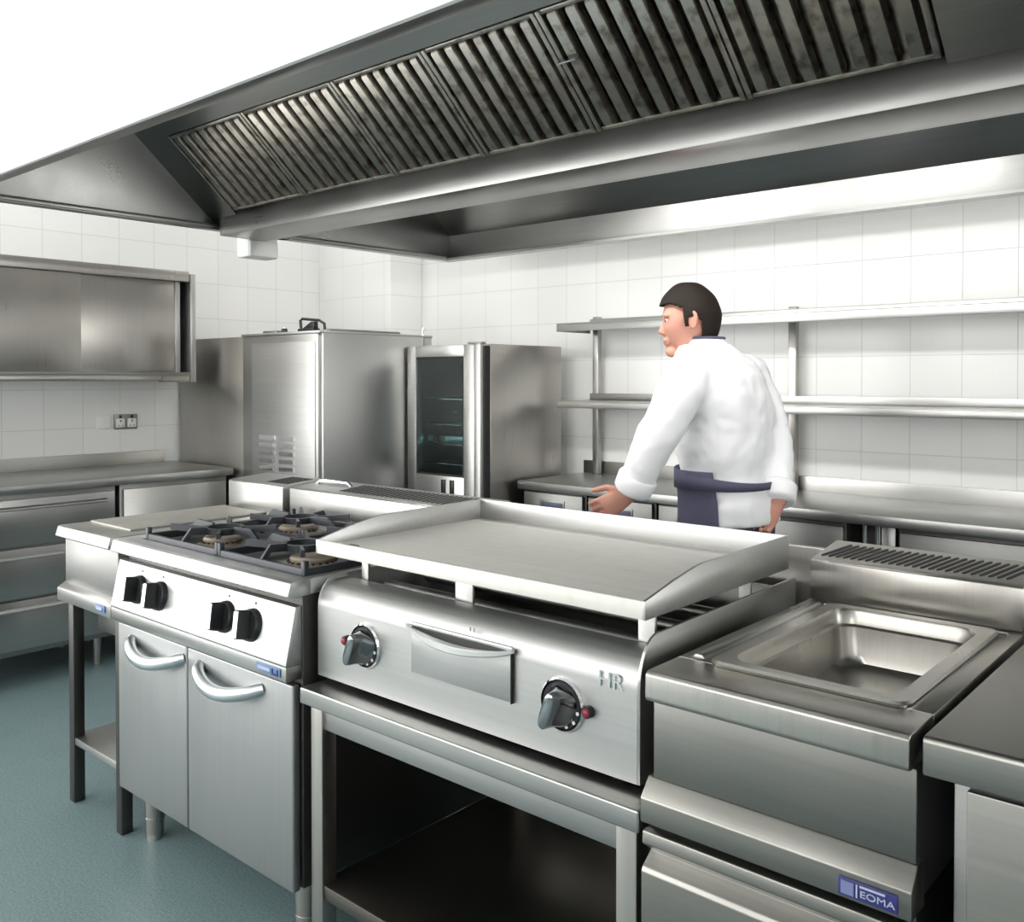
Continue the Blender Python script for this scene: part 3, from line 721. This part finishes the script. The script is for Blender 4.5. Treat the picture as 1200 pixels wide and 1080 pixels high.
# drawer
d = MB().box(-1.428, -1.146, gy0 - .007, gy0 - .0005, .752, .850, .002).build('drip_drawer', GPANEL, gr)
NN = 28; b = MB(); rings = []; top = []
for k in range(NN + 1):
    a = k / NN; x = -1.440 + .300 * a; q = math.sin(math.pi * a); out = gy0 - .009 - .026 * q ** .7
    zc_ = .853 - .020 * q ** .75; hh = .0045 + .0030 * q
    rings.append([Vector((x, out + dy, zc_ + dz)) for dy, dz in ((0, -hh), (-.002, -hh * .7), (-.002, hh * .7), (0, hh), (.004, hh * .8), (.004, -hh * .8))])
b.loft(rings)
b.box(-1.440, -1.140, gy0 - .013, gy0 - .0075, .853, .861, .002)
b.build('handle', PANELST, d)
lens = [(-1.430 + .280 * k / 20, .853 - .017 * math.sin(math.pi * k / 20) ** .75) for k in range(21)]
MB().prism(lens + [(-1.150, .8535), (-1.430, .8535)], gy0 - .0085, gy0 - .0072, 'y', 0).build('recess_shade', DARKSTEEL, d)  # dark plate standing in for the shade behind the handle
MB().box(-1.148, -1.1455, gy0 - .0085, gy0 - .0005, .750, .853, .0005).build('edge_shadow', RUBBER, d)  # black strip drawn as the shadow along the drawer's right edge
# knobs
for kx, lx in ((-1.582, -1.645), (-1.026, -.966)):
    c = Vector((kx, gy0, .777)); nrm = Vector((0, -1, 0))
    b = MB().cyl(c + nrm * .0004, c + nrm * .007, .047, .045, 36, .003)
    k = b.build('knob', BLACK, gr)
    b = MB()
    for i in range(40):
        a0, a1 = 2 * math.pi * i / 40, 2 * math.pi * (i + 1) / 40
        b.loft([[c + Vector((rr * math.cos(a), -h, rr * math.sin(a))) for rr, h in ((.0465, .0005), (.050, .0005), (.050, .005), (.0465, .008))] for a in (a0, a1)], True, True)
    b.build('bezel', CHROME, k)
    ang = R(20); ax = Vector((math.sin(ang), 0, math.cos(ang))); sd = Vector((math.cos(ang), 0, -math.sin(ang)))
    rings = []
    for h, wa, wb in ((.0068, .034, .036), (.018, .028, .036), (.030, .017, .037), (.044, .013, .037), (.052, .0115, .035), (.054, .008, .031)):
        ring = []
        for i in range(20):
            t = 2 * math.pi * i / 20
            ring.append(c + nrm * h + sd * (wa * math.copysign(abs(math.cos(t)) ** .7, math.cos(t))) + ax * (wb * math.copysign(abs(math.sin(t)) ** .7, math.sin(t))))
        rings.append(ring)
    MB().loft(rings).build('grip', DCHROME, k)
    b = MB()
    for a in (100, 130, 160, 190, 220):
        p_ = c + nrm * .0078 + Vector((.039 * math.sin(R(a)), 0, .039 * math.cos(R(a))))
        b.cyl(p_, p_ + nrm * .0012, .0035, n=10)
    b.build('scale_marks', WHITEP, k)
    c2 = Vector((lx, gy0, .778))
    l = MB().cyl(c2 + nrm * .0004, c2 + nrm * .012, .0115, .0105, 20).build('indicator_lamp', BLACK, gr)
    MB().sphere(c2 + nrm * .012, (.0088, .006, .0088), 16, 10).build('lens', RED, l)
text_mesh('lettering', 'HR', .040, .0012, (-.920, gy0 - .0015, .842), CHROME, gr, width=.052)
MB().box(-1.262, -1.258, gy0 - .002, gy0 - .0004, .868, .876, 0).box(-1.252, -1.248, gy0 - .002, gy0 - .0004, .868, .876, 0).build('stamp', STEEL, gr)

# ------------------------------------------------------------------ bain marie and its base
bmr = thing('bain_marie', 'steel bain marie unit with deep well to the right of the griddle', 'bain marie', (-.60, 1.65, .65))
mx0, mx1 = -.808, -.397
hx0, hx1, hy0, hy1 = -.738, -.440, 1.355, 1.85
b = MB()
b.prism([(1.262, .850), (1.252, .852), (1.250, .858), (1.251, .894), (1.257, .900), (hy0, .900), (hy0, .850)], mx0, mx1, 'x', .002)
b.box(mx0, hx0, hy0, 1.90, .850, .900, .001).box(hx1, mx1, hy0, 1.90, .850, .900, .001).box(hx0, hx1, hy1, 1.90, .850, .900, .001)
b.build('worktop', STEEL_WARM, bmr)
MB().prism([(-.790, .8995), (-.784, .905), (-.772, .905), (-.766, .8995)], 1.37, 1.86, 'y', .001).build('raised_bead', STEEL_Y, bmr)
MB().prism([(1.868, .8995), (1.862, .905), (1.852, .905), (1.846, .8995)][::-1], -.76, mx1 - .02, 'x', .001).build('raised_bead', STEEL, bmr)
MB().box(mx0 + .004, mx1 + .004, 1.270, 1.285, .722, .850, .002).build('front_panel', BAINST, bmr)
b = MB().box(mx0 + .004, mx0 + .012, 1.285, 2.0, .66, .849, 0).box(mx1 - .008, mx1, 1.285, 2.0, .66, .849, 0).box(mx0 + .012, mx1 - .008, 1.99, 2.0, .66, .849, 0)
b.build('side_panels', DIMSTEEL, bmr)
MB().prism([(1.300, .722), (1.270, .722), (1.246, .694), (1.246, .655), (1.300, .655)], mx0 - .006, mx1 + .006, 'x', .002).build('lower_rail', BAINRAIL, bmr)
q = MB().box(-.488, -.408, 1.2430, 1.2458, .6605, .6855, .001).build('badge', NAVYPL, bmr)
b = MB().box(-.484, -.466, 1.2415, 1.2428, .664, .682, 0)
b.build('emblem', plain('emblem_blue', (.16, .18, .34), .4), q)
MB().box(-.463, -.461, 1.2415, 1.2428, .664, .682, 0).box(-.458, -.424, 1.2415, 1.2428, .6795, .6822, 0).build('emblem_lines', PALEPL, q)
text_mesh('lettering', 'EOMA', .013, .0006, (-.4345, 1.2422, .6705), PALEPL, q, width=.046)
flue(bmr, mx0 + .002, mx1, 1.888, 2.04, .902, .985, 1.008, 24, mat=STEEL_WARM, sx0=-.785, sx1=-.41, slant=.35)
gp = thing('gastronorm_pan', 'shallow rectangular steel pan set in the bain marie', 'pan', (-.589, 1.6, .80))
cx, cy = (hx0 + hx1) / 2, (hy0 + hy1) / 2; W, D = hx1 - hx0, hy1 - hy0
rings = [rrect(cx, cy, W + .020, D + .020, .022, .9005), rrect(cx, cy, W + .022, D + .022, .023, .905), rrect(cx, cy, W + .016, D + .016, .022, .909),
         rrect(cx, cy, W - .030, D - .030, .04, .9085), rrect(cx, cy, W - .036, D - .036, .04, .904), rrect(cx, cy, W - .042, D - .042, .04, .880),
         rrect(cx, cy, W - .052, D - .052, .04, .876), rrect(cx, cy, W - .060, D - .060, .04, .822), rrect(cx, cy, W - .070, D - .070, .045, .808), rrect(cx, cy, W - .095, D - .095, .04, .802),
         rrect(cx, cy, W - .2, D - .2, .02, .8015)]
MB().loft(rings, False, True).build('pan_body', STEEL_WARM, gp)

bs = thing('drawer_base', 'steel drawer cabinet under the bain marie', 'cabinet', (-.60, 1.65, 0))
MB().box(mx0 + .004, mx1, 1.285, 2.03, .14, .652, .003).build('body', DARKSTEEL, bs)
d = MB().prism([(1.262, .642), (1.250, .640), (1.248, .620), (1.275, .600), (1.250, .582), (1.246, .575), (1.246, .40), (1.284, .40), (1.284, .642)], mx0 - .004, mx1 - .004, 'x', .002).build('drawer', BAINRAIL, bs)
d = MB().prism([(1.262, .392), (1.250, .390), (1.248, .370), (1.275, .350), (1.250, .332), (1.246, .325), (1.246, .16), (1.284, .16), (1.284, .392)], mx0 - .004, mx1 - .004, 'x', .002).build('drawer', BAINRAIL, bs)
for xx in (mx0 + .06, mx1 - .06):
    for yy in (1.35, 1.95): MB().cyl((xx, yy, 0), (xx, yy, .139), .026, .030, 18).build('leg', STEEL_WARM, bs)

# ------------------------------------------------------------------ neighbour at the right edge
ru = thing('work_unit', 'plain steel work unit at the right edge, beside the bain marie', 'counter', (-.1, 1.65, 0))
MB().prism([(1.262, .848), (1.262, .895), (1.267, .900), (2.04, .900), (2.04, .848)], -.384, .40, 'x', .003).build('worktop', BAINRAIL, ru)
MB().box(-.355, .37, 1.300, 2.03, .14, .8475, .003).build('body', DIMSTEEL, ru)
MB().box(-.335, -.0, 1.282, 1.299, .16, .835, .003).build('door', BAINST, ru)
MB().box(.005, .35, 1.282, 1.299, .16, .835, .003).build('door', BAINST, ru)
for xx in (-.30, .32):
    for yy in (1.37, 1.95): MB().cyl((xx, yy, 0), (xx, yy, .139), .026, .030, 18).build('leg', STEEL_WARM, ru)

# ------------------------------------------------------------------ the chef
D0, U0 = 3.17, .72
fwv = Vector((-math.cos(R(48.834)), math.sin(R(48.834)), 0)); rtv = Vector((math.sin(R(48.834)), math.cos(R(48.834)), 0))
chef = thing('person', 'chef in white jacket and navy apron walking past the back worktop, head turned left', 'person', fwv * D0 + rtv * U0, rz=R(41.166))
def pt(px, py, w_=0.):
    d = D0 + w_
    return Vector(((px - 600) * d / 1074.06 - U0, w_, 1.373 - (py - 442.5) * d / 1074.06))
def zc(px, z, w_=0.): return Vector(((px - 600) * (D0 + w_) / 1074.06 - U0, w_, z))
fv = Vector((-.8, .6, 0)); rv = Vector((.6, .8, 0)); UP = Vector((0, 0, 1))
def ring(c, a, b, n=28, sq=.86, up=None):
    out = []
    for k in range(n):
        t = 2 * math.pi * k / n; ct, s = math.cos(t), math.sin(t)
        out.append(c + fv * (b * math.copysign(abs(ct) ** sq, ct)) - rv * (a * math.copysign(abs(s) ** sq, s)))
    return out
def local_build(mb, name, mat, parent=chef, vox=None, smooth_it=0, disp=0):
    me = bpy.data.meshes.new(name); mb.bm.to_mesh(me); mb.bm.free()
    for f in me.polygons: f.use_smooth = True
    me.materials.append(mat)
    o = bpy.data.objects.new(name, me); col.objects.link(o); o.parent = parent
    if vox:
        m = o.modifiers.new('fuse', 'REMESH'); m.mode = 'VOXEL'; m.voxel_size = vox; m.use_smooth_shade = True
    if smooth_it:
        m = o.modifiers.new('soften', 'SMOOTH'); m.factor = .5; m.iterations = smooth_it
    if disp:
        tx = bpy.data.textures.new(name + '_folds', 'CLOUDS'); tx.noise_scale = .11; tx.noise_depth = 2
        m = o.modifiers.new('folds', 'DISPLACE'); m.texture = tx; m.strength = disp; m.mid_level = .5; m.texture_coords = 'LOCAL'
    return o

TOR = [(.875, 858, .183, .138), (.95, 857, .183, .140), (1.04, 852, .172, .130), (1.12, 850, .184, .138), (1.22, 848, .198, .142), (1.31, 845, .206, .138),
       (1.38, 841, .202, .126), (1.425, 836, .170, .108), (1.46, 830, .112, .084), (1.485, 825, .072, .070)]
LARM = [(808, 438, -.15), (790, 474, -.205), (768, 514, -.22), (753, 548, -.205), (741, 575, -.18)]
RARM = [(874, 438, .15), (893, 476, .13), (907, 520, .05), (912, 558, -.03), (911, 586, -.08)]

# body: one continuous skin
b = MB()
b.loft([ring(zc(p, z), a * .86, bb * .84) for z, p, a, bb in [(.83, 858, .165, .13)] + TOR[:-1]])
hc = pt(808, 375); hf = Vector((-.97, .12, -.16)).normalized(); hs = hf.cross(UP).normalized(); hu = hs.cross(hf).normalized()
nb = zc(827, 1.44); nt_ = hc - hu * .085 - hf * .018
b.tube([nb - UP * .03, nb, nb.lerp(nt_, .5), nt_], [.075, .066, .058, .056], 18)
def headpt(x, y, z): return hc + hf * x + hs * y + hu * z
t = bmesh.new(); bmesh.ops.create_uvsphere(t, u_segments=36, v_segments=24, radius=1)
for v in t.verts:
    x, y, z = v.co
    X, Y, Z_ = x * .096, y * .075, z * .116
    if z < 0:
        k = min(1, -z)
        Y *= 1 - .30 * k
        if x > 0: X = X * (1 - .12 * k) + .020 * k
        else: X *= 1 - .35 * k
    if z > -.1 and x > .5: X *= .96
    v.co = headpt(X, Y, Z_)
b._merge(t)
b.loft([[headpt(*q) for q in r_] for r_ in (
    [(.080, -.008, .022), (.080, .008, .022), (.078, .008, .015), (.078, -.008, .015)],
    [(.104, -.011, -.008), (.104, .011, -.008), (.085, .014, -.016), (.085, -.014, -.016)],
    [(.116, -.012, -.026), (.116, .012, -.026), (.084, .017, -.030), (.084, -.017, -.030)],
    [(.100, -.012, -.036), (.100, .012, -.036), (.084, .016, -.040), (.084, -.016, -.040)])])
b.tube([headpt(.088, -.024, -.056), headpt(.097, 0, -.055), headpt(.088, .024, -.056)], [.005, .008, .005], 8)
b.tube([headpt(.086, -.022, -.068), headpt(.094, 0, -.068), headpt(.086, .022, -.068)], [.005, .008, .005], 8)
b.sphere(headpt(.078, 0, -.098), (.022, .022, .02), 14, 10)
for s in (-1, 1):
    b.tube([headpt(.079, s * .012, .026), headpt(.084, s * .032, .031), headpt(.072, s * .052, .024)], [.006, .008, .006], 8)   # brow ridge
    e = [headpt(-.004 + .018 * math.cos(a) - .004 * math.sin(a), s * (.074 + .006 * (1 - math.cos(a))), -.004 + .031 * math.sin(a)) for a in [2 * math.pi * k / 14 for k in range(14)]]
    b.loft([[q - hs * s * .004 for q in e], [q + hs * s * .008 for q in e]])
def arm(pts, radii): b.tube([pt(*q) for q in pts], radii, 16)
arm(LARM, [.056, .050, .043, .038, .029]); arm(RARM, [.056, .050, .043, .038, .029])
def hand(W, d, s, curl, left):
    d = d.normalized(); s = (s - d * s.dot(d)).normalized(); n_ = (s.cross(d) if left else d.cross(s)).normalized()
    def sec(q, w_, th): return [q + s * (w_ * math.cos(a)) + n_ * (th * math.sin(a)) for a in [2 * math.pi * k / 14 for k in range(14)]]
    b.loft([sec(W - d * .035, .027, .021), sec(W, .027, .020), sec(W + d * .03, .034, .019), sec(W + d * .07, .041, .016), sec(W + d * .095, .040, .012)])
    for k, (off, L, r_) in enumerate(((.031, .070, .0095), (.0105, .079, .0100), (-.0105, .073, .0095), (-.031, .056, .0085))):
        q = W + d * .082 + s * off; dd = (d + s * off * 2.2).normalized(); ps = [q]
        for j, (fr, an) in enumerate(((.22, 0), (.33, curl), (.25, curl * 1.3), (.20, curl))):
            ax = dd.cross(n_).normalized()
            dd = (Matrix.Rotation(R(an + k * 3), 3, ax) @ dd) if (Matrix.Rotation(R(10), 3, ax) @ dd).dot(n_) < dd.dot(n_) else (Matrix.Rotation(-R(an + k * 3), 3, ax) @ dd)
            ps.append(q + dd * L * fr * 1.15); q = ps[-1]
        b.tube(ps, [r_, r_, r_ * .98, r_ * .9, r_ * .7], 10)
    q = W + d * .018 + s * .026; dd = (d * .72 + s * .62 - n_ * .25).normalized()
    p1 = q + dd * .045; d2 = (d * .92 + s * .25 - n_ * .3).normalized(); p2 = p1 + d2 * .032; p3 = p2 + d2 * .024
    b.tube([q - dd * .01, q, p1, p2, p3], [.014, .0145, .0115, .0105, .007], 10)
hand(pt(737, 580, -.178), Vector((-.82, .06, -.46)), Vector((-.42, .10, .90)), 34, True)
hand(pt(912, 588, -.085), Vector((-.58, -.10, -.76)), Vector((-.75, .35, .5)), 36, False)
hip = zc(858, .88)
for s, fw_, knee_b in ((-1, .20, .09), (1, -.22, .03)):      # left leg leads, right trails
    h0 = hip + rv * (.088 * s); kn_ = hip + rv * (.088 * s) + fv * (fw_ * .5 + knee_b) - UP * .41; an_ = hip + rv * (.085 * s) + fv * fw_ - UP * .80
    b.tube([h0 + UP * .03, h0.lerp(kn_, .5), kn_, kn_.lerp(an_, .35), an_], [.082, .07, .052, .052, .038], 14)
    toe = fv * .16
    b.loft([[an_ + q for q in sec_] for sec_ in (
        [rv * (.03 * math.cos(a)) - fv * .06 + UP * (-.045 + .03 * math.sin(a)) for a in [2 * math.pi * k / 12 for k in range(12)]],
        [rv * (.036 * math.cos(a)) + UP * (-.035 + .04 * math.sin(a)) for a in [2 * math.pi * k / 12 for k in range(12)]],
        [rv * (.040 * math.cos(a)) + fv * .08 + UP * (-.05 + .025 * math.sin(a)) for a in [2 * math.pi * k / 12 for k in range(12)]],
        [rv * (.030 * math.cos(a)) + fv * .15 + UP * (-.06 + .014 * math.sin(a)) for a in [2 * math.pi * k / 12 for k in range(12)]])])
body = local_build(b, 'body', SKIN, vox=.0045, smooth_it=3)
for s in (-1, 1):
    e = MB(); e.sphere(headpt(.0745, s * .031, .010), (.0095, .0095, .0095), 14, 10); ey = local_build(e, 'eye', EYEM, body)
    e = MB(); e.sphere(headpt(.0820, s * .032, .009), (.004, .004, .0045), 10, 8); local_build(e, 'iris', HAIRM, ey)

# hair
t = bmesh.new(); bmesh.ops.create_uvsphere(t, u_segments=110, v_segments=72, radius=1)
kill = []
for v in t.verts:
    x, y, z = v.co
    line = .50 if x > .62 else (.30 + (x - .25) * .55 if x > .25 else (-.18 if x > .10 else (.02 if x > -.28 else -.55)))
    if z < line: kill.append(v)
    k = 1.05 + .012 * math.sin(9 * x + 5 * y) * math.cos(7 * z)
    X, Y, Z_ = x * .098 * k, y * .077 * k, z * .118 * k
    if z < 0:
        q = min(1, -z); Y *= 1 - .22 * q
        if x < 0: X *= 1 - .22 * q
    v.co = headpt(X, Y, Z_)
bmesh.ops.delete(t, geom=kill, context='VERTS')
h = MB(); h._merge(t); ho = local_build(h, 'hair', HAIRM)
m = ho.modifiers.new('thick', 'SOLIDIFY'); m.thickness = .008; m.offset = -1

# jacket: torso and sleeves fused into one garment
b = MB()
rows = [(z, p, a + .014, bb + .014) for z, p, a, bb in TOR]
rows[2] = (1.04, 852, .180, .138)
b.loft([ring(zc(p, z), a, bb) for z, p, a, bb in rows])
b.tube([pt(816, 434, -.10)] + [pt(*q) for q in LARM], [.075, .082, .076, .066, .060, .055], 18)
b.tube([pt(868, 434, .10)] + [pt(*q) for q in RARM], [.072, .080, .074, .064, .058, .054], 18)
jk = local_build(b, 'jacket', FABRIC, vox=.009, smooth_it=7, disp=.022)
b = MB(); b.loft([[c + (q - c) * 1 for q in ring(c, ra, rb)] for c, ra, rb in ((zc(827, 1.475), .078, .078), (zc(824, 1.507) , .068, .070), (zc(824, 1.507), .061, .063), (zc(827, 1.48), .066, .068))], False, False)
local_build(b, 'collar', FABRIC, jk)
b = MB(); b.tube([q for q in ring(zc(823.5, 1.509) + fv * -.002, .067, .069)] + [ring(zc(823.5, 1.509) + fv * -.002, .067, .069)[0]], .0045, 8, False)
lab(local_build(b, 'collar_trim', NAVY, jk), 'thin navy line round the collar')
for c, d_ in ((LARM, (LARM[-1], LARM[-2])), (RARM, (RARM[-1], RARM[-2]))):
    p0, p1 = pt(*d_[0]), pt(*d_[1]); dv = (p1 - p0).normalized()
    b = MB(); b.tube([p0 - dv * .006, p0 + dv * .004, p0 + dv * .05, p0 + dv * .058], [.055, .063, .066, .060], 20); local_build(b, 'cuff', FABRIC, jk)

# apron
def arc(c, a, bb, a0, a1, n=30):
    out = []
    for k in range(n + 1):
        t_ = R(a0 + (a1 - a0) * k / n); ct, s = math.cos(t_), math.sin(t_)
        out.append(c + fv * (bb * math.copysign(abs(ct) ** .86, ct)) - rv * (a * math.copysign(abs(s) ** .86, s)))
    return out
def sheet(rows_):
    t = bmesh.new(); V = [[t.verts.new(p) for p in r_] for r_ in rows_]
    for a, c in zip(V, V[1:]):
        for i in range(len(a) - 1): t.faces.new((a[i], a[i + 1], c[i + 1], c[i]))
    m_ = MB(); m_._merge(t); return m_
rows = [(1.062, 850, .196, .156), (1.02, 852, .194, .155), (.96, 856, .203, .163), (.88, 858, .208, .168), (.75, 858, .222, .19), (.58, 858, .235, .22), (.45, 858, .242, .235)]
ap = local_build(sheet([arc(zc(p, z), a, bb, -102, 102) for z, p, a, bb in rows]), 'apron', NAVY)
m = ap.modifiers.new('cloth', 'SOLIDIFY'); m.thickness = .005; m.offset = 1
cst = zc(852, 1.03); rws = []
for e in (0, 1):
    r_ = []
    for k in range(61):
        t_ = R(-180 + 6 * k); front = .5 + .5 * math.cos(t_)
        hh = (.012 + .022 * front) * (1 if e else -1); zz = 1.012 + .022 * front + hh
        ct, s = math.cos(t_), math.sin(t_)
        r_.append(Vector((cst.x, cst.y, zz)) + fv * (.160 * math.copysign(abs(ct) ** .86, ct)) - rv * (.198 * math.copysign(abs(s) ** .86, s)))
    rws.append(r_)
sx = local_build(sheet(rws), 'waist_strap', NAVY, ap)
m = sx.modifiers.new('cloth', 'SOLIDIFY'); m.thickness = .005; m.offset = 1

# trousers and shoes
b = MB()
b.loft([ring(zc(858, z), a, bb) for z, a, bb in ((1.0, .168, .132), (.92, .178, .136), (.82, .178, .134), (.78, .16, .11))])
for s, fw_, knee_b in ((-1, .20, .09), (1, -.22, .03)):
    h0 = hip + rv * (.088 * s); kn_ = h0 + fv * (fw_ * .5 + knee_b) - UP * .41; an_ = hip + rv * (.085 * s) + fv * fw_ - UP * .80
    b.tube([h0 + UP * .06, h0, h0.lerp(kn_, .5), kn_, kn_.lerp(an_, .5), an_ + UP * .01], [.10, .105, .092, .078, .075, .072], 18)
local_build(b, 'trousers', TROUSER, vox=.012, smooth_it=4)
for s, fw_ in ((-1, .20), (1, -.22)):
    an_ = hip + rv * (.085 * s) + fv * fw_ - UP * .80; b = MB()
    prof = [(-.085, .022, .035), (-.075, .036, .055), (-.02, .042, .07), (.05, .046, .062), (.12, .046, .048), (.175, .036, .036), (.20, .018, .026)]
    b.loft([[Vector((an_.x, an_.y, 0)) + fv * x + rv * (w_ * math.cos(a)) + UP * max(0, hh * .5 + hh * .62 * math.sin(a)) for a in [2 * math.pi * k / 16 for k in range(16)]] for x, w_, hh in prof])
    local_build(b, 'shoe', SHOE)


# ------------------------------------------------------------------ light
w = bpy.data.worlds.new('daylight'); sc.world = w; w.use_nodes = True
bg = w.node_tree.nodes['Background']; bg.inputs['Color'].default_value = (1, .99, .97, 1); bg.inputs['Strength'].default_value = 5.6
FILLW = 10.5
def area(name, loc, size, power, rot=(0, 0, 0), c=(1, .985, .96)):
    l = bpy.data.lights.new(name, 'AREA'); l.shape = 'RECTANGLE'; l.size, l.size_y = size; l.energy = power; l.color = c
    o = bpy.data.objects.new(name, l); col.objects.link(o); o.location = loc; o.rotation_euler = rot; return o
for x, y, p in ((-3.9, -1.9, 40), (-1.5, -1.9, 40)):
    area('ceiling_fill_light', (x, y, ZC - .02), (1.2, .6), p)  # unseen ceiling fill added to brighten the front of the room
for x, k in ((-2.6, 1), (-1.4, 1), (.2, .4)): area('passage_fill_light', (x, 2.37, 2.045), (1.0, .08), FILLW * k, (R(38), 0, 0))  # unseen fill added behind the trough to brighten back wall and chef
area('ceiling_fill_light', (-4.25, 1.6, ZC - .02), (.6, 1.2), 14); area('ceiling_fill_light', (-4.25, 3.1, ZC - .02), (.6, .8), 8)  # added ceiling fill over the left wall
for x, p in ((-2.9, 10), (-1.4, 10), (.1, 9)): area('ceiling_fill_light', (x, 3.75, ZC - .02), (1.2, .3), p)  # added fill strips brightening the upper back wall

# ------------------------------------------------------------------ camera and view
F, PITCH, CY, YAW, H = 1074.06, .0153, 458.9, R(48.834), 1.373
cam = bpy.data.cameras.new('camera'); co = bpy.data.objects.new('camera', cam); col.objects.link(co)
cam.sensor_width = 36; cam.lens = F / 1200 * 36; cam.shift_y = -(540 - CY) / 1200
cam.clip_start = .05
co.location = (0, 0, H); co.rotation_euler = (math.pi / 2 - PITCH, 0, math.pi / 2 - YAW)
sc.camera = co
sc.cycles.use_denoising = True
sc.cycles.max_bounces = 10
sc.cycles.sample_clamp_indirect = 5
sc.cycles.blur_glossy = 1
sc.view_settings.view_transform = 'Standard'; sc.view_settings.look = 'None'
sc.view_settings.exposure = 0; sc.view_settings.gamma = 1
